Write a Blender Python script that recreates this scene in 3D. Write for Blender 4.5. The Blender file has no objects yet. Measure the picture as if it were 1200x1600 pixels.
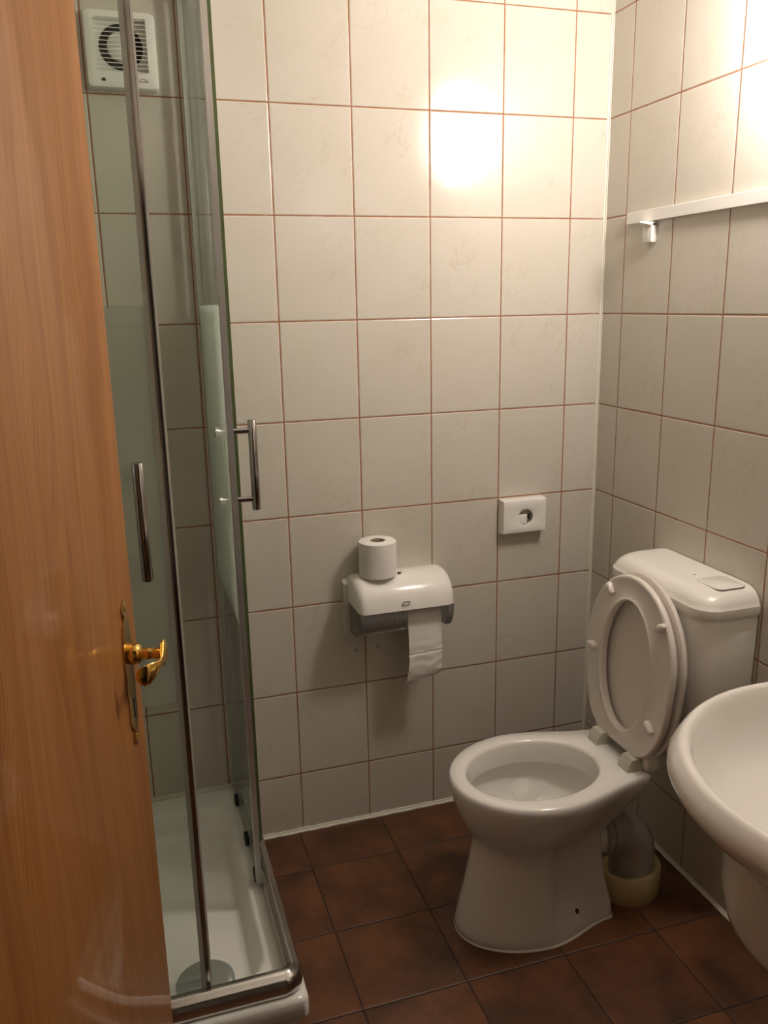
import bpy, bmesh, math, random
from mathutils import Vector, Matrix
random.seed(4)
PI = math.pi
C = bpy.context.scene.collection
scn = bpy.context.scene

# ------------------------------------------------------------------ camera, exposure, world
F_PX = 1312.03
YAW, PITCH, ROLL = 0.3030, 0.2441, -0.0200
CAM = Vector((-1.3057, -2.1097, 1.4724))
fw = Vector((math.sin(YAW) * math.cos(PITCH), math.cos(YAW) * math.cos(PITCH), -math.sin(PITCH)))
rt = Vector((math.cos(YAW), -math.sin(YAW), 0))
up = rt.cross(fw)
r2 = rt * math.cos(ROLL) + up * math.sin(ROLL)
u2 = -rt * math.sin(ROLL) + up * math.cos(ROLL)
cd = bpy.data.cameras.new('camera')
cam = bpy.data.objects.new('camera', cd)
C.objects.link(cam)
m = Matrix((r2, u2, -fw)).transposed().to_4x4()
m.translation = CAM
cam.matrix_world = m
cd.sensor_fit = 'VERTICAL'
cd.sensor_height = 32.0
cd.lens = F_PX / 1600 * 32.0
cd.clip_start = 0.02
scn.camera = cam
scn.view_settings.view_transform = 'Standard'
scn.view_settings.look = 'None'
scn.view_settings.gamma = 1
scn.view_settings.use_curve_mapping = False
scn.view_settings.exposure = 0.0
w = bpy.data.worlds.new('world')
scn.world = w
w.use_nodes = True
w.node_tree.nodes['Background'].inputs[0].default_value = (1.0, 0.86, 0.72, 1)
w.node_tree.nodes['Background'].inputs[1].default_value = 0.005
LAMP_STRENGTH = 75.0
LAMP_COLOR = (1.0, 0.90, 0.825)
LAMP_POS = Vector((-0.105, -0.80, 2.03))
LAMP_RX, LAMP_RZ = 0.085, 0.145

# ------------------------------------------------------------------ node helper
class NT:
    def __init__(s, name):
        s.m = bpy.data.materials.new(name)
        s.m.use_nodes = True
        s.t = s.m.node_tree
        s.b = s.t.nodes['Principled BSDF']
        s.out = s.t.nodes['Material Output']
    def n(s, ty, **kw):
        x = s.t.nodes.new(ty)
        for k, v in kw.items():
            setattr(x, k, v)
        return x
    def put(s, sock, v):
        if hasattr(v, 'is_linked') or isinstance(v, bpy.types.NodeSocket):
            s.t.links.new(v, sock)
        else:
            sock.default_value = v
    def math(s, op, a, b=None, c=None, clamp=False):
        x = s.n('ShaderNodeMath', operation=op, use_clamp=clamp)
        s.put(x.inputs[0], a)
        if b is not None: s.put(x.inputs[1], b)
        if c is not None: s.put(x.inputs[2], c)
        return x.outputs[0]
    def mix(s, f, a, b):
        x = s.n('ShaderNodeMix', data_type='RGBA')
        s.put(x.inputs[0], f)
        s.put(x.inputs[6], a if not isinstance(a, tuple) else a + (1,))
        s.put(x.inputs[7], b if not isinstance(b, tuple) else b + (1,))
        return x.outputs[2]
    def noise(s, vec, scale, detail=3, rough=0.5, dist=0):
        x = s.n('ShaderNodeTexNoise')
        if vec is not None: s.t.links.new(vec, x.inputs['Vector'])
        x.inputs['Scale'].default_value = scale
        x.inputs['Detail'].default_value = detail
        x.inputs['Roughness'].default_value = rough
        x.inputs['Distortion'].default_value = dist
        return x.outputs['Fac']
    def mapr(s, v, a, b, c=0, d=1, smooth=False):
        x = s.n('ShaderNodeMapRange')
        if smooth: x.interpolation_type = 'SMOOTHSTEP'
        s.put(x.inputs[0], v)
        for i, q in enumerate((a, b, c, d)): x.inputs[1 + i].default_value = q
        return x.outputs[0]
    def vec(s, x, y, z):
        c = s.n('ShaderNodeCombineXYZ')
        s.put(c.inputs[0], x); s.put(c.inputs[1], y); s.put(c.inputs[2], z)
        return c.outputs[0]
    def obj(s):
        tc = s.n('ShaderNodeTexCoord')
        sp = s.n('ShaderNodeSeparateXYZ')
        s.t.links.new(tc.outputs['Object'], sp.inputs[0])
        return tc.outputs['Object'], sp.outputs[0], sp.outputs[1], sp.outputs[2]
    def bump(s, h, strength, distance):
        x = s.n('ShaderNodeBump')
        x.inputs['Strength'].default_value = strength
        x.inputs['Distance'].default_value = distance
        s.put(x.inputs['Height'], h)
        return x.outputs[0]
    def set(s, **kw):
        for k, v in kw.items():
            k = k.replace('_', ' ')
            if isinstance(v, tuple) and len(v) == 3: v = v + (1,)
            s.put(s.b.inputs[k], v)
        return s

def plain(name, col, rough=0.3, metal=0.0, var=0.03, bump=0.0, bscale=200, coat=0.0, spec=0.5):
    k = NT(name)
    v, x, y, z = k.obj()
    f = k.noise(v, 14, 3)
    c2 = tuple(max(0, c * (1 - var * 3)) for c in col)
    k.set(Base_Color=k.mix(f, c2, col), Roughness=rough, Metallic=metal)
    k.b.inputs['Specular IOR Level'].default_value = spec
    if coat: k.set(Coat_Weight=coat, Coat_Roughness=0.08)
    if bump: k.set(Normal=k.bump(k.noise(v, bscale, 2), bump, 0.001))
    return k.m

def tile_mat(name, ax, off, tw, zoff, th, base, grout, gw, rough, hor=2, vein=True, peel=0.12, tilt=0.006):
    """square grid of ceramic tiles along axis ax and axis hor"""
    k = NT(name)
    v, X, Y, Z = k.obj()
    A = (X, Y, Z)[ax]; B = (X, Y, Z)[hor]
    s = k.math('DIVIDE', k.math('SUBTRACT', A, off), tw)
    t = k.math('DIVIDE', k.math('SUBTRACT', B, zoff), th)
    fs = k.math('FRACT', s); ft = k.math('FRACT', t)
    fs = k.math('FRACT', k.math('ADD', fs, 1.0)); ft = k.math('FRACT', k.math('ADD', ft, 1.0))
    ds = k.math('MULTIPLY', k.math('MINIMUM', fs, k.math('SUBTRACT', 1.0, fs)), tw)
    dt = k.math('MULTIPLY', k.math('MINIMUM', ft, k.math('SUBTRACT', 1.0, ft)), th)
    wob = k.math('MULTIPLY', k.math('SUBTRACT', k.noise(v, 30, 2), 0.5), gw * 0.5)
    d = k.math('ADD', k.math('MINIMUM', ds, dt), wob)
    g = k.mapr(d, gw * 0.42, gw * 0.62, 1, 0)
    idx = k.vec(k.math('FLOOR', s), k.math('FLOOR', t), 0.0)
    wn = k.n('ShaderNodeTexWhiteNoise', noise_dimensions='3D')
    k.t.links.new(idx, wn.inputs['Vector'])
    # coordinates shuffled per tile so that veins break at the joints
    sc = k.n('ShaderNodeVectorMath', operation='SCALE')
    k.t.links.new(wn.outputs['Color'], sc.inputs[0]); sc.inputs['Scale'].default_value = 7.0
    ad = k.n('ShaderNodeVectorMath', operation='ADD')
    k.t.links.new(v, ad.inputs[0]); k.t.links.new(sc.outputs[0], ad.inputs[1])
    col = None
    b2 = tuple(c * 0.93 for c in base)
    cloud = k.noise(ad.outputs[0], 7 if vein else 9, 5, 0.6)
    if vein:
        col = k.mix(k.mapr(cloud, 0.35, 0.7), base, (base[0] * 0.965, base[1] * 0.965, base[2] * 0.93))
        # thin diagonal veins
        da = k.math('ADD', A, k.math('MULTIPLY', B, -1.0)) if ax == 0 else k.math('ADD', A, B)
        rot = k.vec(k.math('MULTIPLY', da, 5.0), k.math('MULTIPLY', k.math('ADD', A, B) if ax == 0 else k.math('SUBTRACT', B, A), 2.2), k.math('MULTIPLY', wn.outputs['Value'], 9.0))
        vn = k.noise(rot, 2.4, 4, 0.6, 0.6)
        vm = k.mapr(k.math('ABSOLUTE', k.math('SUBTRACT', vn, 0.5)), 0.0, 0.022, 1, 0)
        vm = k.math('MULTIPLY', vm, k.mapr(k.noise(ad.outputs[0], 9, 2), 0.45, 0.65, 0, 0.45))
        col = k.mix(vm, col, (base[0] * 0.80, base[1] * 0.76, base[2] * 0.66))
    else:
        d1 = (base[0] * 0.42, base[1] * 0.42, base[2] * 0.44)
        l1 = (base[0] * 1.7, base[1] * 1.5, base[2] * 1.15)
        col = k.mix(k.mapr(cloud, 0.35, 0.62), d1, base)
        col = k.mix(k.mapr(k.noise(ad.outputs[0], 4, 4, 0.6), 0.5, 0.72, 0, 0.8), col, l1)
        col = k.mix(k.mapr(k.noise(ad.outputs[0], 70, 4, 0.7), 0.5, 0.75, 0, 0.45), col, d1)
        col = k.mix(k.math('MULTIPLY', wn.outputs['Value'], 0.35), col, d1)
    col = k.mix(g, col, grout)
    rr = k.mapr(g, 0, 1, rough, 0.85)
    h = k.math('ADD', k.math('MULTIPLY', k.mapr(d, gw * 0.4, gw * 1.3, 0, 1), 1.0), k.math('MULTIPLY', k.noise(v, 28 if vein else 90, 2), peel))
    # slight tilt of every tile
    if tilt:
        sp = k.n('ShaderNodeSeparateColor'); k.t.links.new(wn.outputs['Color'], sp.inputs[0])
        tl = k.math('MULTIPLY', k.math('SUBTRACT', sp.outputs[0], 0.5), k.math('MULTIPLY', fs, tw))
        tl2 = k.math('MULTIPLY', k.math('SUBTRACT', sp.outputs[1], 0.5), k.math('MULTIPLY', ft, th))
        h = k.math('ADD', h, k.math('MULTIPLY', k.math('ADD', tl, tl2), tilt / 0.001))
    k.set(Base_Color=col, Roughness=rr, Normal=k.bump(h, 1.0, 0.001))
    return k.m

BASE_T = (0.61, 0.57, 0.50)
GROUT = (0.33, 0.135, 0.065)
GW = 0.0030
T_back = tile_mat('tiles_back', 0, -0.1069, 0.2005, 0.1814, 0.25, BASE_T, GROUT, GW, 0.13)
T_side = tile_mat('tiles_side', 1, -0.1001, 0.2005, 0.1814, 0.25, BASE_T, GROUT, GW, 0.20)
T_floor = tile_mat('tiles_floor', 0, -0.923, 0.2425, -0.178, 0.2445, (0.150, 0.060, 0.026), (0.030, 0.018, 0.012), 0.0032, 0.42, hor=1, vein=False, peel=0.25, tilt=0)
M_paint = plain('ceiling_paint', (0.80, 0.78, 0.73), 0.8, bump=0.2)
M_caulk = plain('white_silicone', (0.78, 0.74, 0.62), 0.45, var=0.06)
M_ceramic = plain('white_ceramic', (0.86, 0.835, 0.79), 0.10, var=0.01, coat=0.5)
M_seat = plain('seat_plastic', (0.82, 0.76, 0.70), 0.26, var=0.01)
M_lid = plain('lid_plastic', (0.78, 0.72, 0.66), 0.30, var=0.01)
M_hinge = plain('hinge_plastic', (0.62, 0.60, 0.50), 0.35, var=0.02)
M_tank = plain('cistern_plastic', (0.86, 0.835, 0.78), 0.22, var=0.01)
M_white = plain('white_plastic', (0.86, 0.84, 0.79), 0.20, var=0.01)
M_grey_pipe = plain('grey_pipe_plastic', (0.46, 0.43, 0.40), 0.35, var=0.03)
M_cream = plain('cream_collar_plastic', (0.62, 0.50, 0.26), 0.42, var=0.04)
M_acryl = plain('tray_acrylic', (0.88, 0.88, 0.83), 0.16, var=0.01)
M_chrome = plain('chrome', (0.75, 0.74, 0.73), 0.10, 1.0, var=0.01)
M_steel = plain('brushed_steel', (0.42, 0.40, 0.39), 0.16, 1.0, var=0.02)
M_alu = plain('polished_aluminium', (0.80, 0.79, 0.77), 0.30, 0.85, var=0.02)
M_rail = plain('rail_chrome', (0.68, 0.67, 0.65), 0.20, 1.0, var=0.02)
M_dark = plain('dark_rubber', (0.02, 0.018, 0.016), 0.5)
M_brass = plain('brass', (0.86, 0.52, 0.13), 0.14, 1.0, var=0.03)
M_brass_d = plain('aged_brass_plate', (0.62, 0.42, 0.17), 0.26, 1.0, var=0.08)
M_grey_print = plain('grey_print', (0.22, 0.20, 0.17), 0.5)
M_red_print = plain('red_brown_print', (0.20, 0.05, 0.03), 0.5)
M_void = plain('dark_duct', (0.015, 0.013, 0.012), 0.7)
M_drain = plain('drain_chrome', (0.50, 0.55, 0.52), 0.25, 0.55, var=0.02)

def paper_mat(name, scale):
    k = NT(name)
    v, x, y, z = k.obj()
    a = k.noise(v, 55, 3, 0.6)
    b = k.noise(v, 420, 2, 0.6)
    k.set(Base_Color=(0.83, 0.80, 0.76), Roughness=0.9,
          Normal=k.bump(k.math('ADD', a, k.math('MULTIPLY', b, 0.35)), 0.6, scale))
    return k.m
M_paper = paper_mat('tissue_paper', 0.002)
M_core = plain('cardboard_core', (0.42, 0.33, 0.24), 0.9)

def wood_mat():
    k = NT('oak_veneer_varnished')
    v, x, y, z = k.obj()     # object space: x thickness, y across, z up
    warp = k.math('MULTIPLY', k.math('SUBTRACT', k.noise(k.vec(0.0, k.math('MULTIPLY', y, 3.0), k.math('MULTIPLY', z, 0.9)), 1.6, 3), 0.5), 0.16)
    yy = k.math('ADD', y, warp)
    g1 = k.noise(k.vec(0.0, k.math('MULTIPLY', yy, 60.0), k.math('MULTIPLY', z, 1.6)), 1.0, 6, 0.62)
    g2 = k.noise(k.vec(0.3, k.math('MULTIPLY', yy, 330.0), k.math('MULTIPLY', z, 7.0)), 1.0, 4, 0.6)
    g3 = k.noise(k.vec(0.7, k.math('MULTIPLY', yy, 11.0), k.math('MULTIPLY', z, 0.7)), 1.0, 3, 0.5)
    # cathedral arcs: nested parabolas, pointing down, along the board
    zc = k.math('FRACT', k.math('MULTIPLY', z, 0.62))
    par = k.math('ADD', k.math('MULTIPLY', k.math('POWER', k.math('SUBTRACT', yy, 0.13), 2.0), 42.0), k.math('MULTIPLY', z, -0.55))
    ring = k.math('SINE', k.math('MULTIPLY', k.math('ADD', par, k.math('MULTIPLY', g3, 0.15)), 62.0))
    rg = k.mapr(ring, 0.35, 1.0, 0, 1)
    col = k.mix(k.mapr(g1, 0.35, 0.65), (0.37, 0.160, 0.042), (0.26, 0.096, 0.023))
    col = k.mix(k.math('MULTIPLY', rg, 0.42), col, (0.18, 0.062, 0.015))
    col = k.mix(k.mapr(g2, 0.54, 0.74, 0, 0.65), col, (0.16, 0.055, 0.016))
    col = k.mix(k.mapr(g3, 0.45, 0.7, 0, 0.35), col, (0.42, 0.19, 0.07))
    k.set(Base_Color=col, Roughness=0.5, Coat_Weight=0.26, Coat_Roughness=0.06, Specular_IOR_Level=0.15,
          Normal=k.bump(g2, 0.25, 0.0006))
    return k.m
M_wood = wood_mat()

def glass_mat(name, frost_lo=None, frost_hi=None):
    k = NT(name)
    t = k.t
    v, x, y, z = k.obj()
    tr = k.n('ShaderNodeBsdfTransparent'); tr.inputs[0].default_value = (0.945, 0.972, 0.950, 1)
    gl = k.n('ShaderNodeBsdfGlossy'); gl.inputs['Roughness'].default_value = 0.03
    fr = k.n('ShaderNodeFresnel'); fr.inputs[0].default_value = 1.5
    mx = k.n('ShaderNodeMixShader')
    t.links.new(k.math('MULTIPLY', fr.outputs[0], 0.55), mx.inputs[0]); t.links.new(tr.outputs[0], mx.inputs[1]); t.links.new(gl.outputs[0], mx.inputs[2])
    last = mx.outputs[0]
    if frost_lo is not None:
        tl = k.n('ShaderNodeBsdfTranslucent'); tl.inputs[0].default_value = (0.80, 0.86, 0.79, 1)
        df = k.n('ShaderNodeBsdfDiffuse'); df.inputs[0].default_value = (0.42, 0.46, 0.41, 1)
        a = k.n('ShaderNodeMixShader'); a.inputs[0].default_value = 0.35
        t.links.new(tl.outputs[0], a.inputs[1]); t.links.new(df.outputs[0], a.inputs[2])
        b = k.n('ShaderNodeMixShader'); b.inputs[0].default_value = 0.48
        t.links.new(mx.outputs[0], b.inputs[1]); t.links.new(a.outputs[0], b.inputs[2])
        band = k.math('MULTIPLY', k.mapr(z, frost_lo - 0.002, frost_lo + 0.002), k.mapr(z, frost_hi - 0.002, frost_hi + 0.002, 1, 0))
        c = k.n('ShaderNodeMixShader')
        t.links.new(band, c.inputs[0]); t.links.new(mx.outputs[0], c.inputs[1]); t.links.new(b.outputs[0], c.inputs[2])
        last = c.outputs[0]
    t.links.new(last, k.out.inputs['Surface'])
    return k.m
M_glass = glass_mat('shower_glass', 0.81 - 0.186, 1.474 - 0.186)

def tinted_plastic(name, col, alpha, rough=0.2):
    k = NT(name)
    t = k.t
    tr = k.n('ShaderNodeBsdfTransparent'); tr.inputs[0].default_value = (0.92, 0.92, 0.9, 1)
    k.set(Base_Color=col, Roughness=rough)
    v, x, y, z = k.obj()
    mx = k.n('ShaderNodeMixShader')
    t.links.new(k.mapr(k.noise(v, 40, 3), 0, 1, alpha - 0.06, alpha + 0.06), mx.inputs[0])
    t.links.new(tr.outputs[0], mx.inputs[1]); t.links.new(k.b.outputs[0], mx.inputs[2])
    t.links.new(mx.outputs[0], k.out.inputs['Surface'])
    return k.m
M_window = tinted_plastic('smoky_translucent_plastic', (0.30, 0.28, 0.28), 0.5)
M_seal = tinted_plastic('milky_seal_plastic', (0.60, 0.60, 0.55), 0.72)
M_edge = tinted_plastic('green_glass_edge', (0.10, 0.13, 0.05), 0.85)

def emis(name, col, s):
    k = NT(name)
    e = k.n('ShaderNodeEmission')
    e.inputs[0].default_value = col + (1,); e.inputs[1].default_value = s
    k.t.links.new(e.outputs[0], k.out.inputs['Surface'])
    return k.m

# ------------------------------------------------------------------ mesh helpers
OFF = {}
def link(name, bm, mat, parent=None, smooth=40, local=False):
    me = bpy.data.meshes.new(name)
    bmesh.ops.remove_doubles(bm, verts=bm.verts, dist=1e-6)
    bmesh.ops.recalc_face_normals(bm, faces=bm.faces)
    o = bpy.data.objects.new(name, me)
    C.objects.link(o)
    if parent is not None:
        o.parent = parent
        off = OFF.get(parent, Vector((0, 0, 0)))
        OFF[o] = off
        if not local:
            bmesh.ops.translate(bm, verts=bm.verts, vec=-off)
    bm.to_mesh(me); bm.free()
    if mat: me.materials.append(mat)
    if smooth:
        me.shade_smooth()
        me.set_sharp_from_angle(angle=math.radians(smooth))
    return o

def thing(name, label, cat, loc, rotz=0, group=None):
    o = bpy.data.objects.new(name, None)
    C.objects.link(o)
    o.location = loc; o.rotation_euler = (0, 0, rotz)
    o['label'] = label; o['category'] = cat
    if group: o['group'] = group
    o.empty_display_size = 0.05
    OFF[o] = Vector(loc)
    return o

def tag(o, label, cat, group=None):
    o['label'] = label; o['category'] = cat
    if group: o['group'] = group
    return o

def struct(name, bm, mat, smooth=40):
    o = link(name, bm, mat, None, smooth)
    o['kind'] = 'structure'
    return o

def B(): return bmesh.new()

def add_box(bm, x0, x1, y0, y1, z0, z1, bev=0.0, seg=2):
    r = bmesh.ops.create_cube(bm, size=1.0)
    vs = r['verts']
    bmesh.ops.scale(bm, verts=vs, vec=(abs(x1 - x0), abs(y1 - y0), abs(z1 - z0)))
    bmesh.ops.translate(bm, verts=vs, vec=((x0 + x1) / 2, (y0 + y1) / 2, (z0 + z1) / 2))
    if bev:
        es = list({e for v in vs for e in v.link_edges})
        bmesh.ops.bevel(bm, geom=es, offset=bev, segments=seg, profile=0.5, affect='EDGES')
    return bm

def box(*a, **k): return add_box(B(), *a, **k)

def loft(bm, rings, cap0=True, cap1=True, closed=True):
    R = [[bm.verts.new(p) for p in r] for r in rings]
    n = len(R[0])
    for a, b in zip(R[:-1], R[1:]):
        for i in range(n if closed else n - 1):
            j = (i + 1) % n
            try: bm.faces.new((a[i], a[j], b[j], b[i]))
            except ValueError: pass
    if cap0: bm.faces.new(R[0][::-1])
    if cap1: bm.faces.new(R[-1])
    return bm

def loft_cyclic(bm, rings):
    R = [[bm.verts.new(p) for p in r] for r in rings]
    n = len(R[0])
    for k in range(len(R) if len(R) > 2 else 1):
        a, b = R[k], R[(k + 1) % len(R)]
        for i in range(n):
            j = (i + 1) % n
            bm.faces.new((a[i], a[j], b[j], b[i]))
    return bm

def frame(d):
    d = d.normalized()
    a = Vector((0, 0, 1)) if abs(d.z) < 0.9 else Vector((1, 0, 0))
    u = d.cross(a).normalized()
    return u, d.cross(u).normalized()

def add_tube(bm, pts, rads, n=20, cap=True):
    pts = [Vector(p) for p in pts]
    if not hasattr(rads, '__len__'): rads = [rads] * len(pts)
    rings = []
    u = None
    for i, p in enumerate(pts):
        a = pts[max(i - 1, 0)]; b = pts[min(i + 1, len(pts) - 1)]
        d = (b - a).normalized()
        if u is None: u, v = frame(d)
        else:
            u = (u - d * u.dot(d)).normalized(); v = d.cross(u)
        rings.append([p + (u * math.cos(t) + v * math.sin(t)) * rads[i] for t in [2 * PI * k / n for k in range(n)]])
    return loft(bm, rings, cap, cap)

def add_lathe(bm, c, axis, prof, n=32, cap=True):
    """prof: list of (distance along axis, radius)"""
    c = Vector(c); ax = Vector(axis).normalized(); u, v = frame(ax)
    rings = [[c + ax * h + (u * math.cos(2 * PI * k / n) + v * math.sin(2 * PI * k / n)) * max(r, 1e-4) for k in range(n)] for h, r in prof]
    return loft(bm, rings, cap, cap)

def rrect(x0, x1, y0, y1, rad, z, n=6, rads=None):
    """rounded rectangle ring; rads order: (x1,y1),(x0,y1),(x0,y0),(x1,y0)"""
    rads = rads or (rad,) * 4
    cs = ((x1, y1, 0), (x0, y1, 1), (x0, y0, 2), (x1, y0, 3))
    out = []
    for (cx, cy, q) in cs:
        r = rads[q]
        sx = -1 if cx == x1 else 1; sy = -1 if cy == y1 else 1
        ox, oy = cx + sx * r, cy + sy * r
        for i in range(n + 1):
            a = q * PI / 2 + i * PI / 2 / n
            out.append(Vector((ox + r * math.cos(a), oy + r * math.sin(a), z)))
    return out

def extrude_profile(bm, prof, p0, p1, U, V):
    U, V, p0, p1 = Vector(U), Vector(V), Vector(p0), Vector(p1)
    return loft(bm, [[p + U * a + V * b for a, b in prof] for p in (p0, p1)])

def text_obj(name, body, size, mat, parent, loc, rot, ext=0.0003):
    cu = bpy.data.curves.new(name, 'FONT')
    cu.body = body; cu.size = size; cu.extrude = ext; cu.align_x = 'CENTER'; cu.align_y = 'CENTER'
    cu.materials.append(mat)
    o = bpy.data.objects.new(name, cu)
    C.objects.link(o)
    o.parent = parent
    o.location = Vector(loc) - OFF.get(parent, Vector((0, 0, 0)))
    o.rotation_euler = rot
    return o

# ------------------------------------------------------------------ room shell
XL, YF, ZC = -1.87, -1.80, 2.50
struct('wall_back', box(XL - 0.1, 0.1, 0.0, 0.1, -0.1, ZC + 0.1), T_back)
struct('wall_right', box(0.0, 0.1, YF - 0.1, 0.0, -0.1, ZC + 0.1), T_side)
struct('wall_left', box(XL - 0.1, XL, YF - 0.1, 0.0, -0.1, ZC + 0.1), T_side)
bm = B()
add_box(bm, XL, -1.535, YF - 0.1, YF, 0, ZC)
add_box(bm, -0.70, 0.0, YF - 0.1, YF, 0, ZC)
add_box(bm, -1.535, -0.70, YF - 0.1, YF, 2.03, ZC)
struct('wall_front', bm, T_back)
struct('floor', box(XL - 0.1, 0.1, YF - 1.6, 0.1, -0.1, 0.0), T_floor)
struct('ceiling', box(XL - 0.1, 0.1, YF - 1.6, 0.1, ZC, ZC + 0.1), M_paint)
bm = B()   # hallway behind the doorway
add_box(bm, XL - 0.1, 0.1, YF - 1.7, YF - 1.6, -0.1, ZC + 0.1)
struct('wall_hall', bm, M_paint)

def bead(p0, p1, U, V, w, seed):
    rnd = random.Random(seed)
    p0, p1, U, V = Vector(p0), Vector(p1), Vector(U), Vector(V)
    N = max(8, int((p1 - p0).length / 0.02))
    rings = []
    for i in range(N + 1):
        p = p0.lerp(p1, i / N)
        a = w * rnd.uniform(0.85, 1.15); b = w * rnd.uniform(0.85, 1.15)
        rings.append([p - U * 0.001 - V * 0.001, p + U * a - V * 0.001, p + U * a * 0.9 + V * b * 0.25, p + U * a * 0.42 + V * b * 0.45, p + U * a * 0.25 + V * b * 0.9, p + V * b - U * 0.001])
    return loft(B(), rings)
struct('trim_1', bead((-1.062, 0, 0), (0, 0, 0), (0, -1, 0), (0, 0, 1), 0.010, 1), M_caulk)
struct('trim_2', bead((0, 0, 0), (0, YF, 0), (-1, 0, 0), (0, 0, 1), 0.008, 2), M_caulk)
struct('trim_3', bead((0, 0, 0), (0, 0, ZC), (-1, 0, 0), (0, -1, 0), 0.007, 3), M_caulk)

# ------------------------------------------------------------------ wall lamp (above the basin, outside the frame)
L = thing('wall_lamp', 'opal glass wall lamp over the washbasin, its glare mirrored in the tiles', 'lamp', (0, LAMP_POS.y, LAMP_POS.z - 0.12))
bm = add_lathe(B(), (0, LAMP_POS.y, LAMP_POS.z), (-1, 0, 0), [(0.0, 0.06), (0.012, 0.06), (0.02, 0.052), (0.03, 0.022), (0.034, 0.02)], 32)
link('base', bm, M_white, L)
prof = [(-math.cos(PI * i / 20) * LAMP_RZ, math.sin(PI * i / 20) * LAMP_RX) for i in range(21)]
bm = add_lathe(B(), LAMP_POS, (0, 0, 1), prof, 32)
link('lamp_shade', bm, emis('lit_opal_glass', LAMP_COLOR, LAMP_STRENGTH), L)

# ------------------------------------------------------------------ toilet
TY = -0.515
def egg(xf, xc, xb, b, hb, z, nf=22, ns=8, nb=5, pw=1.0, rear=None):
    """closed ring: elliptic nose from xf to xc, sides easing to half width hb at xb, straight back"""
    pts = []
    for i in range(nf + 1):
        t = PI / 2 * i / nf
        pts.append((xc - (xc - xf) * math.cos(t), b * math.sin(t) ** pw))
    for i in range(1, ns + 1):
        t = i / ns
        x = xc + (xb - xc) * t
        h = b + (hb - b) * (3 * t * t - 2 * t ** 3) ** 1.0
        if rear is not None:
            k = min(1, max(0, (t - 0.02) / 0.16)); k = k * k * (3 - 2 * k)
            h = h + (min(h, rear) - h) * k
        pts.append((x, h))
    hl = pts[-1][1]
    for i in range(1, nb + 1):
        t = PI / 2 * i / nb
        pts.append((xb + 0.02 * math.sin(t) , hl - hl * (1 - math.cos(t)) if i < nb else 0.0))
    ring = [Vector((x, TY + h, z)) for x, h in pts]
    ring += [Vector((x, TY - h, z)) for x, h in pts[1:-1]][::-1]
    return ring

def ell(cx, a, b, z, like):
    n = len(like); out = []
    # same angular distribution as the egg's own points
    for p in like:
        th = math.atan2((p.y - TY) / 0.165, (p.x - cx) / 0.2)
        out.append(Vector((cx + a * math.cos(th), TY + b * math.sin(th), z)))
    return out

T = thing('toilet', 'white ceramic toilet with its seat and lid raised, standing on the brown floor', 'toilet', (-0.45, TY, 0))
rings = [
    egg(-0.640, -0.45, -0.275, 0.121, 0.080, 0.0),
    egg(-0.644, -0.45, -0.273, 0.122, 0.080, 0.006),
    egg(-0.643, -0.45, -0.273, 0.121, 0.078, 0.022),
    egg(-0.638, -0.45, -0.275, 0.117, 0.074, 0.045, rear=0.104),
    egg(-0.631, -0.45, -0.283, 0.113, 0.070, 0.075, rear=0.084),
    egg(-0.620, -0.45, -0.292, 0.107, 0.066, 0.12, rear=0.080),
    egg(-0.608, -0.45, -0.300, 0.101, 0.064, 0.18, rear=0.079),
    egg(-0.600, -0.45, -0.305, 0.099, 0.066, 0.225, rear=0.080),
    egg(-0.601, -0.45, -0.300, 0.104, 0.072, 0.245, rear=0.088),
    egg(-0.612, -0.45, -0.290, 0.122, 0.082, 0.268, rear=0.108),
    egg(-0.629, -0.45, -0.265, 0.143, 0.094, 0.30),
    egg(-0.642, -0.45, -0.240, 0.157, 0.104, 0.33),
    egg(-0.650, -0.45, -0.222, 0.166, 0.114, 0.358),
    egg(-0.6535, -0.45, -0.214, 0.1705, 0.119, 0.375),
    egg(-0.654, -0.45, -0.212, 0.171, 0.120, 0.388),
    egg(-0.6525, -0.45, -0.213, 0.1695, 0.119, 0.3955),
    egg(-0.648, -0.45, -0.216, 0.165, 0.116, 0.4),
]
like = rings[-1]
cx = -0.452
rings += [
    ell(cx, 0.168, 0.131, 0.400, like),
    ell(cx, 0.163, 0.126, 0.3975, like),
    ell(cx, 0.160, 0.123, 0.391, like),
    ell(cx, 0.158, 0.122, 0.345, like),
    ell(cx, 0.160, 0.124, 0.341, like),
    ell(cx, 0.180, 0.143, 0.344, like),
    ell(cx, 0.180, 0.143, 0.318, like),
    ell(cx - 0.00, 0.165, 0.128, 0.276, like),
    ell(cx - 0.00, 0.145, 0.110, 0.255, like),
    ell(cx - 0.00, 0.120, 0.088, 0.238, like),
    ell(cx, 0.080, 0.060, 0.229, like),
    ell(cx, 0.040, 0.030, 0.2275, like),
    ell(cx, 0.010, 0.008, 0.227, like),
]
bowl = link('bowl', loft(B(), rings, True, True), M_ceramic, T, 60)
# outlet spigot at the rear of the pedestal
bm = add_tube(B(), [(-0.33, TY, 0.19), (-0.262, TY, 0.19), (-0.245, TY, 0.19)], [0.056, 0.053, 0.053], 28)
link('outlet_spigot', bm, M_ceramic, T)
# floor bolt with cap, both flanks
for s in (-1, 1):
    bm = add_lathe(B(), (-0.375, TY + s * 0.088, 0.052), (0, s, 0.35), [(-0.006, 0.008), (0.004, 0.008), (0.007, 0.005), (0.008, 0.001)], 14)
    link('floor_bolt', bm, M_dark, T)
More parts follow.
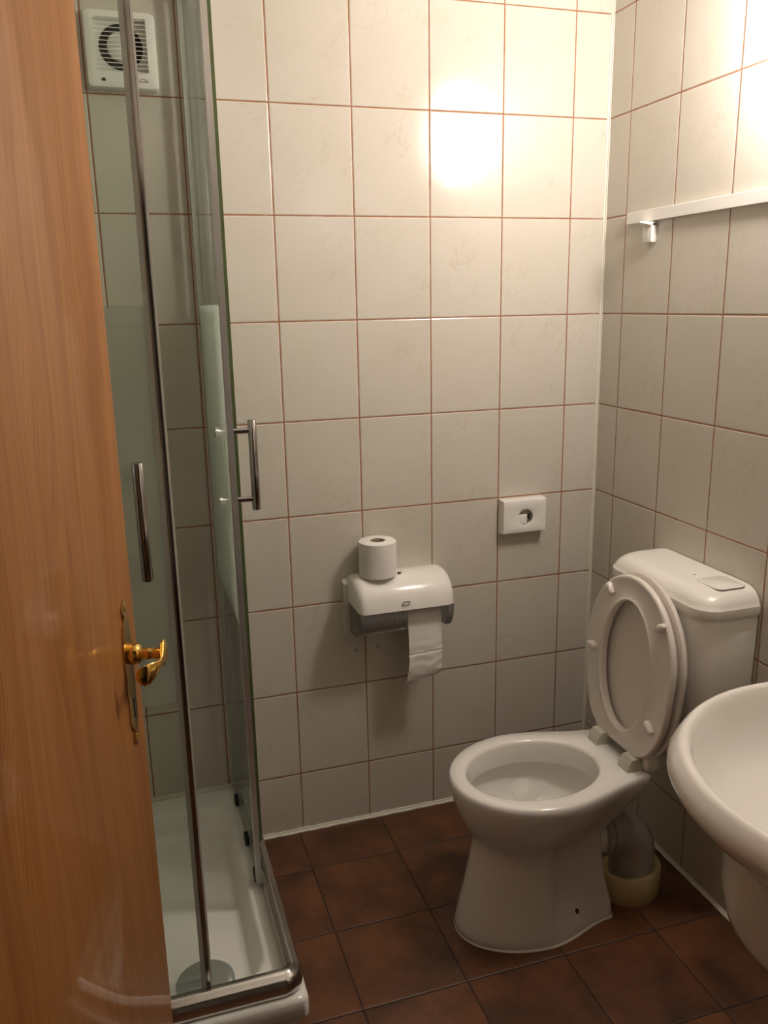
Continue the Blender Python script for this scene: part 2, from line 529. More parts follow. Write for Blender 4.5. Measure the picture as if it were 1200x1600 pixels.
# silicone bead around the foot
foot = egg(-0.640, -0.45, -0.275, 0.121, 0.080, 0.0)
def grow(r, d, z):
    c = Vector((-0.45, TY, 0)); out = []
    for p in r:
        v = Vector((p.x - c.x, p.y - c.y, 0)); out.append(Vector((p.x, p.y, z)) + v.normalized() * d)
    return out
bm = loft(B(), [grow(foot, 0.005, 0.0), grow(foot, 0.004, 0.002), grow(foot, 0.001, 0.004), grow(foot, -0.004, 0.004)], False, False)
link('silicone_bead', bm, M_caulk, T)

# raised seat and lid, modelled flat as (s along, v across, h thick) and stood up
HX, HZ, LEAN = -0.228, 0.418, math.radians(3.6)
dS = Vector((math.sin(LEAN), 0, math.cos(LEAN))); dN = Vector((math.cos(LEAN), 0, -math.sin(LEAN)))
def st(s, v, h): return Vector((HX, TY, HZ)) + dS * s + Vector((0, v, 0)) + dN * h
def seat_outline(g=0.0, N=72):
    out = []
    sc, a1, b = 0.230, 0.196 + g, 0.174 + g
    for i in range(N):
        th = 2 * PI * i / N
        c, s_ = math.cos(th), math.sin(th)
        if c >= 0: out.append((sc + a1 * c, b * s_))
        else:
            # rear end: squarer, straight across between the hinges
            rr = sc - 0.004 + g * 0.5
            x = abs(c) ** (2 / 4.6); y = abs(s_) ** (2 / 4.6)
            out.append((sc - rr * x, b * y * (1 if s_ >= 0 else -1) * (1 - 0.24 * x ** 2.0)))
    return out
def hole_outline(g=0.0, N=72):
    return [(0.207 + (0.158 + g) * math.cos(2 * PI * i / N), (0.098 + g) * math.sin(2 * PI * i / N)) for i in range(N)]
def lv(o, h): return [st(s, v, h) for s, v in o]
def ins(d): return seat_outline(-d)
mid = [((a[0] + b[0]) / 2, (a[1] + b[1]) / 2) for a, b in zip(seat_outline(), hole_outline())]
bm = loft_cyclic(B(), [lv(ins(0.006), 0.0), lv(ins(0.001), 0.003), lv(ins(0), 0.009), lv(ins(0.003), 0.016), lv(ins(0.012), 0.019),
                       lv(hole_outline(0.010), 0.020), lv(hole_outline(0.002), 0.016), lv(hole_outline(0), 0.008), lv(hole_outline(0.001), -0.002), lv(hole_outline(0.005), -0.004), lv(hole_outline(0.011), -0.0005), lv(mid, 0.003), lv(ins(0.013), 0.0018)])
seat = link('seat', bm, M_seat, T, 50)
for (s, v, ang) in ((0.372, 0.085, 0.7), (0.345, -0.118, -0.9), (0.205, 0.140, 1.57), (0.105, -0.118, -2.35)):
    bm = B()
    cs, sn = math.cos(ang), math.sin(ang)
    rr = []
    for h, k in ((0.004, 1.0), (-0.008, 0.95), (-0.011, 0.75), (-0.012, 0.4)):
        ring = []
        for i in range(20):
            a = 2 * PI * i / 20
            px = 0.017 * k * (abs(math.cos(a)) ** 0.6) * (1 if math.cos(a) > 0 else -1); py = 0.008 * k * (abs(math.sin(a)) ** 0.8) * (1 if math.sin(a) > 0 else -1)
            ring.append(st(s + px * cs - py * sn, v + px * sn + py * cs, h))
        rr.append(ring)
    loft(bm, rr)
    link('bumper', bm, M_seat, seat)
bm = loft(B(), [lv(seat_outline(-0.02), 0.024), lv(seat_outline(-0.001), 0.024), lv(seat_outline(0.004), 0.026), lv(seat_outline(0.005), 0.034), lv(seat_outline(0.0), 0.040), lv(seat_outline(-0.02), 0.044), lv(seat_outline(-0.06), 0.0455)])
lid = link('lid', bm, M_lid, T, 50)
for sgn in (1, -1):   # lid ears at the outer ends of the hinge
    y0 = TY + sgn * 0.100
    bm = add_box(B(), -0.218, -0.180, y0 - 0.014, y0 + 0.014, 0.402, 0.440, 0.008, 3)
    link('lid_ear', bm, M_lid, lid)
for sgn in (1, -1):
    y0 = TY - 0.008 + sgn * 0.067
    bm = B()
    pr = [(-0.024, 0.0), (0.018, 0.0), (0.018, 0.020), (0.006, 0.031), (-0.010, 0.031), (-0.020, 0.018)]
    loft(bm, [[Vector((HX - 0.006 + a, y0 + q, 0.399 + b)) for a, b in pr] for q in (-0.020, -0.018, 0.018, 0.020)])
    link('hinge', bm, M_hinge, T, 30)
    bm = add_tube(B(), [(-0.225, y0, 0.375), (-0.225, y0, 0.335)], 0.007, 12)
    link('hinge_bolt', bm, M_dark, T)

# ------------------------------------------------------------------ cistern
K = thing('cistern', 'white plastic low cistern mounted on the right wall behind the toilet', 'cistern', (-0.075, TY, 0.42))
def cist(inset, z, fr=0.055, dx=0.0):
    return rrect(-0.152 + inset, -0.002, -0.702 + inset, -0.314 - inset, 0.01, z, 8, rads=(0.008, fr, fr, 0.008))
bm = loft(B(), [cist(0.045, 0.39, 0.03), cist(0.028, 0.395, 0.035), cist(0.018, 0.41, 0.04), cist(0.006, 0.60), cist(0.003, 0.78), cist(0.006, 0.789)])
link('tank', bm, M_tank, K, 35)
rr = [cist(0.004, 0.7885), cist(0.0, 0.7905), cist(-0.002, 0.797), cist(-0.001, 0.812)]
for i in range(1, 9):
    a = PI / 2 * i / 8
    rr.append(cist(0.044 * (1 - math.cos(a)) , 0.806 + 0.042 * math.sin(a)))
rr.append(cist(0.055, 0.8488, 0.03))
lidc = link('lid', loft(B(), rr), M_tank, K, 35)
bm = loft(B(), [rrect(-0.094, -0.018, -0.672, -0.590, 0.016, z, 6) for z in (0.840, 0.8492)] + [rrect(-0.093, -0.019, -0.671, -0.591, 0.016, 0.8496, 6)])
link('flush_button', bm, M_white, K, 30)
bm = loft(B(), [rrect(-0.0948, -0.0172, -0.6728, -0.5892, 0.016, z, 6) for z in (0.838, 0.8490)])
link('button_seam', bm, M_grey_print, K, 30)
link('lid_mark', add_lathe(B(), (-0.073, -0.561, 0.8485), (0, 0, 1), [(0, 0.0022), (0.0007, 0.0022)], 12), M_dark, lidc, 0)

# ------------------------------------------------------------------ waste pipe
WX, WY = -0.165, TY + 0.0
Wp = thing('waste_pipe', 'grey plastic waste elbow running from the toilet down into a cream floor collar', 'pipe', (WX, WY, 0))
pts = [(-0.272, WY, 0.19), (-0.25, WY, 0.19)]
R = 0.075
for i in range(11):
    a = PI / 2 * i / 10
    pts.append((WX - R + R * math.sin(a), WY, 0.19 - R + R * math.cos(a)))
pts += [(WX, WY, 0.02)]
link('elbow', add_tube(B(), pts, 0.056, 32), M_grey_pipe, Wp)
for x in (-0.262, -0.243):
    link('sealing_ring', add_tube(B(), [(x - 0.006, WY, 0.19), (x - 0.004, WY, 0.19), (x + 0.004, WY, 0.19), (x + 0.006, WY, 0.19)], [0.056, 0.060, 0.060, 0.056], 32), M_grey_pipe, Wp)
bm = add_lathe(B(), (WX - 0.009, WY + 0.012, 0), (0, 0, 1), [(0.004, 0.078), (0.0, 0.084), (0.004, 0.086), (0.07, 0.088), (0.076, 0.085), (0.074, 0.072), (0.05, 0.062), (0.05, 0.03)], 40)
link('floor_collar', bm, M_cream, Wp)

# ------------------------------------------------------------------ washbasin
SY, SZ, SX = -1.29, 0.80, -0.27
S = thing('washbasin', 'white ceramic washbasin with a rounded front on the right wall', 'washbasin', (0, SY, 0.62))
def basin(a, b, xb, z, cx=SX, N=64):
    out = []
    for i in range(N):
        th = 2 * PI * i / N
        c, s_ = math.cos(th), math.sin(th)
        if c <= 0: out.append(Vector((cx + a * c, SY + b * s_, z)))
        else: out.append(Vector((cx + (xb - cx) * c ** 0.35, SY + b * (abs(s_) ** 0.45) * (1 if s_ >= 0 else -1), z)))
    return out
rr = [
    basin(0.12, 0.13, -0.05, 0.615), basin(0.17, 0.18, -0.03, 0.63), basin(0.225, 0.23, -0.01, 0.66), basin(0.262, 0.265, -0.004, 0.695), basin(0.286, 0.288, -0.003, 0.718),
    basin(0.305, 0.305, -0.002, 0.738), basin(0.317, 0.315, -0.002, 0.752), basin(0.322, 0.320, -0.002, 0.763), basin(0.322, 0.319, -0.002, 0.770), basin(0.316, 0.313, -0.002, 0.782), basin(0.308, 0.306, -0.002, 0.794), basin(0.303, 0.301, -0.002, 0.7985), basin(0.298, 0.297, -0.003, 0.800),
    basin(0.293, 0.292, -0.02, 0.799), basin(0.289, 0.288, -0.075, 0.795), basin(0.286, 0.285, -0.085, 0.785), basin(0.281, 0.280, -0.095, 0.755), basin(0.272, 0.271, -0.105, 0.722), basin(0.255, 0.254, -0.115, 0.695), basin(0.22, 0.22, -0.13, 0.677), basin(0.15, 0.15, -0.17, 0.669), basin(0.05, 0.05, -0.22, 0.666), basin(0.022, 0.022, -0.248, 0.665),
]
link('bowl', loft(B(), rr, True, True), M_ceramic, S, 60)
bm = add_lathe(B(), (SX, SY, 0.6645), (0, 0, 1), [(0.0, 0.021), (0.003, 0.021), (0.004, 0.016), (0.002, 0.004)], 24)
link('drain', bm, M_chrome, S)
# half pedestal that hides the trap
P = thing('half_pedestal', 'white ceramic half pedestal hanging under the washbasin', 'pedestal', (0, SY, 0.44))
def ped(k, z, dx=0.0):
    out = []
    a, b, cx = 0.230 * k, 0.214 * k, -0.275
    N = 24
    for i in range(N + 1):
        th = PI / 2 + PI * i / N
        out.append(Vector((cx + a * math.cos(th) + dx, SY + b * math.sin(th), z)))
    out += [Vector((-0.004, SY - b, z)), Vector((-0.004, SY + b, z))]
    return out
rr = [ped(0.90, 0.62), ped(0.90, 0.555), ped(0.92, 0.533), ped(0.94, 0.530), ped(0.965, 0.538), ped(0.985, 0.555), ped(1.0, 0.59), ped(1.0, 0.64), ped(1.0, 0.665), ped(0.97, 0.667), ped(0.95, 0.66), ped(0.93, 0.62)]
link('cover', loft(B(), rr, False, False), M_ceramic, P, 50)
bm = add_lathe(B(), (-0.445, SY + 0.15, 0.65), (-0.8, 0.6, 0), [(-0.01, 0.004), (0.004, 0.004), (0.005, 0.002)], 12)
link('screw_hole', bm, M_dark, P)

# ------------------------------------------------------------------ rail and hook on the right wall
Rl = thing('wall_rail', 'long white flat rail fixed across the right wall tiles above the cistern', 'rail', (0, -0.13, 1.654))
link('bar', box(-0.013, -0.004, -1.30, -0.122, 1.656, 1.684, bev=0.0008, seg=1), M_white, Rl, 20)
for y in (-0.35, -0.66, -1.10):
    link('mount', box(-0.006, 0.0, y - 0.014, y + 0.014, 1.660, 1.680, bev=0.001), M_white, Rl)
Hk = thing('wall_hook', 'small square white hook under the left end of the wall rail', 'hook', (0, -0.21, 1.60))
link('back_plate', box(-0.016, 0.0, -0.238, -0.200, 1.605, 1.652, bev=0.002), M_white, Hk)
bm = B()
loft(bm, [[Vector((x, y, z)) for x, z in ((-0.002, 1.6535), (-0.05, 1.6535), (-0.05, 1.651), (-0.014, 1.645), (-0.002, 1.645))] for y in (-0.238, -0.232, -0.206, -0.200)])
link('hook_arm', bm, M_white, Hk, 30)

# ------------------------------------------------------------------ toilet paper dispenser
D = thing('toilet_paper_dispenser', 'white and smoky grey toilet paper dispenser on the back tiled wall', 'dispenser', (-0.63, 0, 0.59))
DX0, DX1 = -0.770, -0.490
# side silhouette (depth, z) of the whole case
case = [(0.0, 0.758), (0.03, 0.766), (0.06, 0.766), (0.09, 0.758), (0.113, 0.742), (0.128, 0.718), (0.133, 0.690)]
def xshape(prof, x0, x1, rnd, n=5):
    """loft the silhouette along x, ends rounded by shrinking towards the case centre"""
    cy, cz = 0.03, 0.69
    rings = []
    def rg(x, k): return [Vector((x, -(cy + (d - cy) * (k if d > cy else 1)), cz + (z - cz) * k)) for d, z in prof]
    for i in range(n + 1):
        a = PI / 2 * i / n
        rings.append(rg(x0 + rnd * (1 - math.sin(a)), 1 - 0.22 * (1 - math.sin(a + 0.0)) if i else 0.80)) if False else None
    st_ = [(x0, 0.80), (x0 + rnd * 0.08, 0.86), (x0 + rnd * 0.3, 0.93), (x0 + rnd * 0.62, 0.98), (x0 + rnd, 1.0)]
    for x, k in st_: rings.append(rg(x, k))
    for x, k in st_[::-1]: rings.append(rg(x0 + x1 - x, k))
    return rings
prof = [(0.0, 0.684)] + case + [(0.134, 0.684)]
bm = loft(B(), xshape(prof, DX0 + 0.012, DX1, 0.022))
link('cover', bm, M_white, D, 50)
low = [(0.004, 0.6755), (0.132, 0.6755), (0.131, 0.655), (0.124, 0.632), (0.112, 0.616), (0.108, 0.620), (0.119, 0.636), (0.126, 0.656), (0.127, 0.6735), (0.004, 0.6735)]
# smoky lower front: curved shell, with two end cheeks
def shell(x0, x1):
    o = [(0.132, 0.6835), (0.1315, 0.665), (0.125, 0.642), (0.112, 0.622)]
    i = [(0.109, 0.625), (0.121, 0.644), (0.1275, 0.666), (0.128, 0.6835)]
    return loft(B(), [[Vector((x, -d, z)) for d, z in o + i] for x in (x0, x1)])
link('window', shell(DX0 + 0.018, -0.628), M_window, D, 50)
link('window', shell(-0.512, DX1 - 0.006), M_window, D, 50)
ck = [(0.003, 0.6835), (0.132, 0.6835), (0.1315, 0.665), (0.126, 0.645), (0.114, 0.626), (0.095, 0.612), (0.07, 0.603), (0.003, 0.598)]
for x in (DX0 + 0.014, DX1 - 0.008):
    link('cheek', loft(B(), [[Vector((q, -d, z)) for d, z in ck] for q in (x, x + 0.003)]), M_window, D, 30)
bm = loft(B(), [[Vector((x, -d, z)) for d, z in ((0.0, 0.592), (0.012, 0.592), (0.016, 0.60), (0.016, 0.735), (0.0, 0.745))] for x in (DX0, DX1)])
link('back_plate', bm, M_white, D, 30)
bm = add_lathe(B(), (-0.627, -0.066, 0.7660), (0, 0, 1), [(0, 0.006), (0.002, 0.006), (0.0026, 0.004)], 20)
lk = link('lock', bm, M_steel, D)
link('keyhole', box(-0.6285, -0.6255, -0.070, -0.062, 0.7675, 0.7690), M_dark, lk, 0)
# emblem: small outlined square with a stroke, and the maker's tiny word
em = loft_cyclic(B(), [[Vector((x - 0.633, -(0.1345), z + 0.703)) for x, z in r] for r in (
    [(-0.011, -0.006), (0.009, -0.006), (0.012, -0.002), (0.012, 0.006), (-0.006, 0.006), (-0.0095, 0.001)],
    [(-0.0078, -0.0032), (0.0078, -0.0032), (0.0092, -0.001), (0.0092, 0.0032), (-0.0045, 0.0032), (-0.0072, 0.0)])])
bmesh.ops.solidify(em, geom=em.faces[:], thickness=0.0006)
link('emblem', em, M_grey_print, D, 0)

# rolls and sheet of the dispenser
def roll(name, c, axis, r, hgt, label, group=None, core=0.02):
    t = thing(name, label, 'toilet roll', Vector(c))
    ax = Vector(axis)
    bm = add_lathe(B(), c, ax, [(0.003, core), (0.0, core + 0.002), (0, r - 0.004), (0.003, r), (hgt * 0.5, r + 0.0006), (hgt - 0.003, r), (hgt, r - 0.004), (hgt, core + 0.002), (hgt - 0.003, core)], 48, cap=False)
    link('paper', bm, M_paper, t, 50)
    bm = loft_cyclic(B(), [[Vector(c) + ax * h + (frame(ax)[0] * math.cos(2 * PI * k / 28) + frame(ax)[1] * math.sin(2 * PI * k / 28)) * q for k in range(28)] for h, q in ((0.001, core), (hgt - 0.001, core), (hgt - 0.001, core - 0.0012), (0.001, core - 0.0012))])
    link('core', bm, M_core, t, 50)
    return t
roll('toilet_roll', (-0.685, -0.060, 0.7662), (0, 0, 1), 0.050, 0.097, 'full white toilet roll standing on top of the dispenser')
t2 = roll('toilet_roll', (-0.618, -0.068, 0.640), (1, 0, 0), 0.034, 0.098, 'toilet roll inside the dispenser with its end sheet hanging down')
def sheet():
    bm = B()
    x0, x1 = -0.6165, -0.5215
    nx, nz = 24, 90
    rows = []
    for j in range(nz + 1):
        t = j / nz
        z = 0.640 - t * 0.174
        row = []
        for i in range(nx + 1):
            s = i / nx
            y = -0.1035 - 0.006 * math.sin(t * 3.0)
            y += 0.0008 * math.sin(s * 9 + t * 14) * t + 0.0006 * math.sin(t * 37 + s * 4 + math.sin(s * 7) * 1.5) * min(1, t * 2)
            y += -0.004 * max(0, (t - 0.55)) * 1.5 + 0.010 * max(0, t - 0.84) * 4
            if abs(t - 0.56 + 0.03 * s) < 0.012: y += 0.0018
            zz = z - 0.004 * s * 0 + 0.010 * (s - 0.3) * max(0, t - 0.9) * 10 * 0.8
            xx = x0 + (x1 - x0) * s - 0.006 * max(0, t - 0.7) * 3 * (1 - s)
            row.append(bm.verts.new((xx, y, zz)))
        rows.append(row)
    # top part wraps back over the roll
    for q in range(1, 7):
        a = q / 6 * 1.2
        row = [bm.verts.new((x0 + (x1 - x0) * i / nx, -0.068 - 0.0355 * math.cos(a), 0.640 + 0.0355 * math.sin(a))) for i in range(nx + 1)]
        rows.insert(0, row)
    for a, b in zip(rows[:-1], rows[1:]):
        for i in range(nx): bm.faces.new((a[i], a[i + 1], b[i + 1], b[i]))
    bmesh.ops.solidify(bm, geom=bm.faces[:], thickness=0.0006)
    return bm
link('hanging_sheet', sheet(), M_paper, t2, 60)
roll('toilet_roll', (-0.742, -0.068, 0.640), (1, 0, 0), 0.034, 0.098, 'nearly hidden toilet roll behind the smoky left window of the dispenser')

# two screw heads in the tiles under the dispenser
for i, (x, z, lab) in enumerate(((-0.735, 0.534, 'small screw head in the tile under the left end of the dispenser'),
                                 (-0.672, 0.536, 'small screw head just right of the joint under the dispenser'))):
    bm = add_lathe(B(), (x, 0, z), (0, -1, 0), [(-0.001, 0.004), (0.002, 0.004), (0.0035, 0.0025), (0.004, 0.0005)], 16)
    tag(link('screw_head', bm, M_steel), lab, 'screw', 'screws under the dispenser')

# ------------------------------------------------------------------ sanitary bag box
G = thing('sanitary_bag_dispenser', 'small white sanitary bag box with a round hole on the back wall', 'dispenser', (-0.238, 0, 0.824))
gx0, gx1, gz0, gz1, gd = -0.306, -0.170, 0.829, 0.927, 0.032
hx, hz, hr = -0.236, 0.876, 0.0225
bm = B()
N = 48
def sq(k, y, i_=0.0):
    out = []
    for i in range(N):
        a = 2 * PI * i / N + PI / 4
        c, s_ = math.cos(a), math.sin(a)
        m_ = max(abs(c), abs(s_))
        x = (gx0 + gx1) / 2 + c / m_ * ((gx1 - gx0) / 2 - i_); z = (gz0 + gz1) / 2 + s_ / m_ * ((gz1 - gz0) / 2 - i_)
        out.append(Vector((x, -y, z)))
    return out
def cr(r, y): return [Vector((hx + r * math.cos(2 * PI * i / N + PI / 4), -y, hz + r * math.sin(2 * PI * i / N + PI / 4))) for i in range(N)]
loft(bm, [sq(1, 0.0), sq(1, gd - 0.005, 0.001), sq(1, gd - 0.0012, 0.0025), sq(1, gd, 0.005), cr(hr + 0.002, gd), cr(hr, gd - 0.001), cr(hr, gd - 0.0035), cr(hr + 0.004, gd - 0.0035), cr(hr + 0.004, 0.004)])
link('box', bm, M_white, G, 35)
bm = add_box(B(), hx - 0.022, hx + 0.008, -0.026, -0.006, hz - 0.022, hz + 0.006, 0.003)
link('bag_stack', bm, M_paper, G)
bm = loft(B(), [[Vector((hx + a, y, hz + b)) for a, b in ((0.009, -0.003), (0.017, 0.008), (0.016, -0.012))] for y in (-0.024, -0.020)])
link('bag_tab', bm, M_dark, G, 0)

# ------------------------------------------------------------------ extractor fan
Fn = thing('extractor_fan', 'square white extractor fan with slatted grille high on the back wall behind the shower', 'fan', (-1.233, 0, 1.94))
fx0, fx1, fz0, fz1 = -1.306, -1.154, 1.937, 2.093
bm = B()
def fs(y, i_): return rrect2(fx0 + i_, fx1 - i_, fz0 + i_, fz1 - i_, 0.010, y)
def rrect2(x0, x1, z0, z1, r, y):
    return [Vector((p.x, y, p.y)) for p in rrect(x0, x1, z0, z1, r, 0, 4)]
loft(bm, [fs(0.0, 0.0), fs(-0.024, 0.001), fs(-0.029, 0.003), fs(-0.031, 0.008), rrect2(fx0 + 0.022, fx1 - 0.022, fz0 + 0.032, fz1 - 0.016, 0.003, -0.031),
          rrect2(fx0 + 0.022, fx1 - 0.022, fz0 + 0.032, fz1 - 0.016, 0.003, -0.0145), rrect2(fx0 + 0.03, fx1 - 0.03, fz0 + 0.04, fz1 - 0.024, 0.003, -0.0145)])
link('housing', bm, M_white, Fn, 35)
fcx, fcz = (fx0 + fx1) / 2, (fz0 + fz1) / 2 + 0.008
bm = add_lathe(B(), (fcx, -0.0146, fcz), (0, -1, 0), [(0, 0.046), (0.0006, 0.046)], 48)
link('duct_opening', bm, M_void, Fn)
bm = add_lathe(B(), (fcx, -0.0148, fcz), (0, -1, 0), [(0, 0.030), (0.008, 0.029), (0.010, 0.026)], 40)
link('motor_hub', bm, M_white, Fn)
bm = B()
ns = 13
for i in range(ns):
    z = fz0 + 0.0345 + i * ((fz1 - 0.018) - (fz0 + 0.0345)) / (ns - 1)
    loft(bm, [[Vector((x, y, zz + z)) for y, zz in ((-0.0275, 0.0012), (-0.0305, -0.0006), (-0.0305, -0.0014), (-0.0275, 0.0002))] for x in (fx0 + 0.0215, fx1 - 0.0215)])
link('slats', bm, M_white, Fn, 0)
link('indicator', box(fx0 + 0.030, fx0 + 0.038, -0.0318, -0.030, fz0 + 0.014, fz0 + 0.020), M_dark, Fn, 0)
def squiggle():
    bm = B()
    pts = [(-0.010, 0.0), (-0.007, -0.0022), (-0.003, -0.001), (0.0, -0.002), (0.004, -0.0005), (0.007, -0.0022), (0.010, -0.0008)]
    add_tube(bm, [(fx1 - 0.034 + a, -0.0311, fz0 + 0.017 + b) for a, b in pts], 0.0008, 6)
    arc = [(-0.009 + 0.0075 * (1 - math.cos(PI * i / 8)) , 0.0045 * math.sin(PI * i / 8)) for i in range(9)]
    add_tube(bm, [(fx1 - 0.034 + a, -0.0311, fz0 + 0.017 + b) for a, b in arc], 0.0006, 6)
    return bm
link('logo', squiggle(), M_red_print, Fn, 0)

# ------------------------------------------------------------------ shower tray
TX0, TX1, TY0, TY1 = XL + 0.003, -1.060, -0.786, -0.003
St = thing('shower_tray', 'raised white square shower tray in the back left corner', 'shower tray', ((TX0 + TX1) / 2, (TY0 + TY1) / 2, 0))
def tr(i_, z, r): return rrect(TX0 + i_, TX1 - i_, TY0 + i_, TY1 - i_, r, z, 8)
def inn(i_, z, r): return rrect(TX0 + 0.06 + i_, -1.122 - i_, -0.715 + i_, -0.085 - i_, r, z, 8)
bm = loft(B(), [tr(0.06, 0.112, 0.02), tr(0.012, 0.112, 0.03), tr(0.010, 0.138, 0.03), tr(0.003, 0.139, 0.03), tr(0.0, 0.143, 0.016), tr(0.0, 0.176, 0.016), tr(0.003, 0.183, 0.02), tr(0.010, 0.186, 0.03), inn(-0.006, 0.186, 0.075), inn(0.0, 0.1845, 0.075), inn(0.006, 0.178, 0.075),
                inn(0.020, 0.145, 0.07), inn(0.028, 0.134, 0.065), inn(0.045, 0.129, 0.06), inn(0.22, 0.125, 0.03)])
link('basin', bm, M_acryl, St, 50)
link('plinth', box(TX0, TX1 - 0.05, TY0 + 0.05, TY1, 0, 0.112), M_caulk, St, 0)
bm = add_lathe(B(), (-1.243, -0.622, 0.1255), (0, 0, 1), [(0.0, 0.060), (0.006, 0.059), (0.0085, 0.055), (0.0105, 0.045), (0.0115, 0.02), (0.012, 0.002)], 48)
link('drain_cover', bm, M_drain, St, 60)
bm = bead((XL + 0.01, 0, 0.185), (-1.062, 0, 0.185), (0, -1, 0), (0, 0, 1), 0.008, 7)
link('silicone_bead', bm, M_caulk, St)

# ------------------------------------------------------------------ shower enclosure
SE = thing('shower_enclosure', 'corner shower enclosure with chrome rails and sliding partly frosted glass doors', 'shower enclosure', (-1.4, -0.4, 0.186))
ZB, ZT = 0.188, 2.16
SXo, SXi, SYo, SYi = -1.064, -1.094, -0.776, -0.742   # rail bands
pf = [(0, 0), (0.012, -0.0), (0.033, 0.0), (0.036, 0.006), (0.036, 0.018), (0.033, 0.029), (0.027, 0.035), (0.018, 0.0378), (0.016, 0.0400), (0.006, 0.0400), (0.0, 0.038)]
k_ = (SXo - SXi) / 0.036
for z, flip in ((ZB, 1), (ZT, -1)):
    pr = [(a * k_, b * flip) for a, b in pf]
    link('side_rail', extrude_profile(B(), pr, (SXi, -0.0, z), (SXi, -0.735, z), (1, 0, 0), (0, 0, 1)), M_rail, SE, 50)
    k2 = (SYi - SYo) / 0.036
    pr = [(a * k2, b * flip) for a, b in pf]
    link('front_rail', extrude_profile(B(), pr, (XL, SYi, z), (-1.101, SYi, z), (0, -1, 0), (0, 0, 1)), M_rail, SE, 50)
    rr = []
    for q in range(11):
        a = PI / 2 * q / 10
        rr.append([Vector((-1.101 + (0.001 + (p[0] * k_ * 1.0 + 0.006)) * math.sin(a), -0.735 - (0.006 + p[0] * k2) * math.cos(a), z + p[1] * flip)) for p in pf])
    o = link('corner_cap', loft(B(), rr), M_steel, SE, 50)
    o['label'] = 'dark chrome rounded corner cap'
# wall profiles
link('wall_profile', box(-1.090, -1.064, -0.026, 0.0, ZB + 0.036, ZT - 0.036, bev=0.002), M_alu, SE)
link('wall_profile', box(XL, XL + 0.026, -0.772, -0.746, ZB + 0.036, ZT - 0.036, bev=0.002), M_alu, SE)
# fixed panes
fp = link('fixed_pane', box(-1.078, -1.072, -0.325, -0.02, ZB + 0.037, ZT - 0.037), M_glass, SE, 0)
link('pane_edge', box(-1.0785, -1.0715, -0.3285, -0.3245, ZB + 0.037, ZT - 0.037), M_edge, fp, 0)
link('fixed_pane', box(XL + 0.02, -1.53, -0.762, -0.756, ZB + 0.037, ZT - 0.037), M_glass, SE, 0)
def bar_handle(parent, c, out, z0=1.055, z1=1.245):
    """round bar on two stems; out = outward unit vector"""
    c = Vector(c); o = Vector(out)
    bm = add_tube(B(), [c + o * 0.052 + Vector((0, 0, z)) for z in (z0, z0 + 0.0008, z1 - 0.0008, z1)], [0.0082, 0.009, 0.009, 0.0082], 24)
    h = link('handle', bm, M_steel, parent, 50)
    for z in (z0 + 0.024, z1 - 0.022):
        p = c + Vector((0, 0, z))
        link('stem', add_tube(B(), [p + o * 0.003, p + o * 0.05], 0.0062, 18), M_steel, h, 50)
        link('inner_knob', add_lathe(B(), p - o * 0.003, -o, [(0, 0.005), (0.006, 0.005), (0.012, 0.0085), (0.020, 0.0115), (0.022, 0.010)], 24), M_chrome, h, 50)
# side sliding door (pushed back towards the wall)
sd = link('sliding_door', box(-1.103, -1.097, -0.436, -0.030, ZB + 0.014, ZT + 0.0), M_glass, SE, 0)
link('edge_strip', box(-1.106, -1.094, -0.450, -0.434, ZB + 0.012, ZT), M_alu, sd, 0)
link('seal', box(-1.104, -1.096, -0.434, -0.426, ZB + 0.012, ZT), M_seal, sd, 0)
link('rear_seal', box(-1.105, -1.095, -0.036, -0.026, ZB + 0.014, ZT), M_seal, sd, 0)
bar_handle(sd, (-1.100, -0.386, 0), (1, 0, 0))
for y in (-0.10, -0.275, -0.415):
    link('roller', box(-1.108, -1.097, y - 0.016, y + 0.016, 0.190, 0.212, bev=0.003), M_dark, sd)
# front sliding door (pushed to the left)
fd = link('sliding_door', box(-1.66, -1.2548, -0.735, -0.729, ZB + 0.014, ZT), M_glass, SE, 0)
link('edge_strip', box(-1.2475, -1.2395, -0.738, -0.728, ZB + 0.012, ZT, bev=0.001), M_steel, fd)
link('magnet_strip', box(-1.2395, -1.2360, -0.739, -0.727, ZB + 0.012, ZT), M_white, fd, 0)
link('seal', box(-1.2555, -1.2475, -0.737, -0.728, ZB + 0.012, ZT), M_seal, fd, 0)
bar_handle(fd, (-1.287, -0.735, 0), (0, -1, 0), 1.052, 1.242)
for x in (-1.33, -1.58):
    link('roller', box(x - 0.016, x + 0.016, -0.738, -0.727, 0.190, 0.212, bev=0.003), M_dark, fd)

# ------------------------------------------------------------------ entrance door leaf (open), local frame: y runs from hinge to free edge, +x face seen
TH = math.radians(15.0)
EDGE = Vector((-1.312, -0.955, 0))
W_ = 0.80
hinge = EDGE - Vector((math.sin(TH), math.cos(TH), 0)) * W_
Dr = bpy.data.objects.new('door_1', None)
C.objects.link(Dr)
Dr.location = hinge; Dr.rotation_euler = (0, 0, -TH); Dr['kind'] = 'structure'
OFF[Dr] = Vector((0, 0, 0))
bm = box(-0.04, 0.0, 0.0, W_, 0.008, 2.01, bev=0.0025)
link('door_leaf', bm, M_wood, Dr)
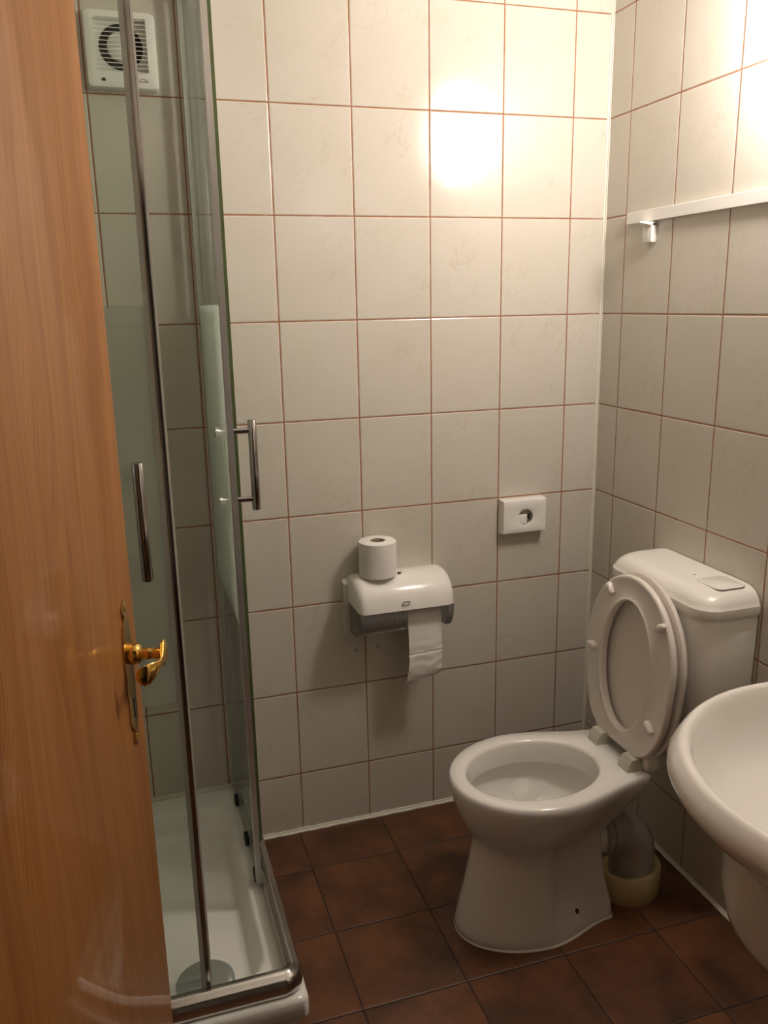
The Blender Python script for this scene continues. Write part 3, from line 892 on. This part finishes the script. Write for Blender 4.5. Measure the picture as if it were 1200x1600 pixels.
# ornate brass backplate, thin shape outlined along z
hy = W_ - 0.052
prof = [(0.0, 0.000), (0.005, 0.006), (0.012, 0.009), (0.018, 0.006), (0.022, 0.0045), (0.028, 0.010), (0.036, 0.015), (0.050, 0.0165), (0.070, 0.016), (0.080, 0.018), (0.088, 0.021), (0.100, 0.017), (0.115, 0.018), (0.135, 0.021), (0.150, 0.019), (0.165, 0.0165), (0.178, 0.013), (0.184, 0.006), (0.188, 0.0055), (0.194, 0.010), (0.202, 0.0105), (0.208, 0.006), (0.211, 0.000)]
z0 = 0.888
outl = [(hy + w_, z0 + z) for z, w_ in prof] + [(hy - w_, z0 + z) for z, w_ in prof[1:-1]][::-1]
cz = z0 + 0.105
bm = loft(B(), [[Vector((h, hy + (y - hy) * k, cz + (z - cz) * (1 - (1 - k) * 0.15))) for y, z in outl] for h, k in ((0.0, 1.0), (0.0022, 1.0), (0.0032, 0.82))])
hs = link('door_handle', bm, M_brass_d, Dr, 30)
link('keyhole', box(0.0030, 0.0038, hy - 0.0022, hy + 0.0022, 0.930, 0.958), M_dark, hs, 0)
for z in (z0 + 0.012, z0 + 0.2):
    link('screw', add_lathe(B(), (0.002, hy, z), (1, 0, 0), [(0, 0.005), (0.002, 0.005), (0.003, 0.002)], 14), M_brass, hs)
lz = 1.022
bm = add_lathe(B(), (0.002, hy, lz), (1, 0, 0), [(0, 0.0135), (0.004, 0.0145), (0.012, 0.0145), (0.016, 0.012), (0.018, 0.0085), (0.024, 0.0075), (0.026, 0.0085), (0.028, 0.0085), (0.030, 0.0075), (0.040, 0.0078), (0.044, 0.010), (0.046, 0.013)], 28)
link('neck', bm, M_brass, hs, 50)
# lever: starts as a disc at the neck's end, runs back towards the hinge and curls to the door
rr = []
path = [(0.0465, 0.014, 0.0, 0.004, 0.014), (0.048, 0.004, 0.0, 0.0055, 0.019), (0.049, -0.006, 0.0, 0.0048, 0.017), (0.0492, -0.014, -0.002, 0.0034, 0.0055), (0.049, -0.026, -0.003, 0.0032, 0.005), (0.0475, -0.036, -0.004, 0.0032, 0.008), (0.044, -0.044, -0.006, 0.0030, 0.012), (0.0395, -0.050, -0.008, 0.0028, 0.0138), (0.034, -0.0535, -0.009, 0.0026, 0.0138), (0.029, -0.055, -0.009, 0.0024, 0.011), (0.0255, -0.0555, -0.009, 0.0015, 0.006), (0.0248, -0.0555, -0.009, 0.0006, 0.002)]
for i, (x, dy, dz, rt_, rz) in enumerate(path):
    a = path[max(0, i - 1)]; b = path[min(len(path) - 1, i + 1)]
    d = Vector((b[0] - a[0], b[1] - a[1], 0)).normalized(); nrm = Vector((-d.y, d.x, 0))
    rr.append([Vector((x, hy + dy, lz + dz)) + nrm * rt_ * math.cos(2 * PI * k / 20) + Vector((0, 0, rz * math.sin(2 * PI * k / 20))) for k in range(20)])
link('lever', loft(B(), rr), M_brass, hs, 60)
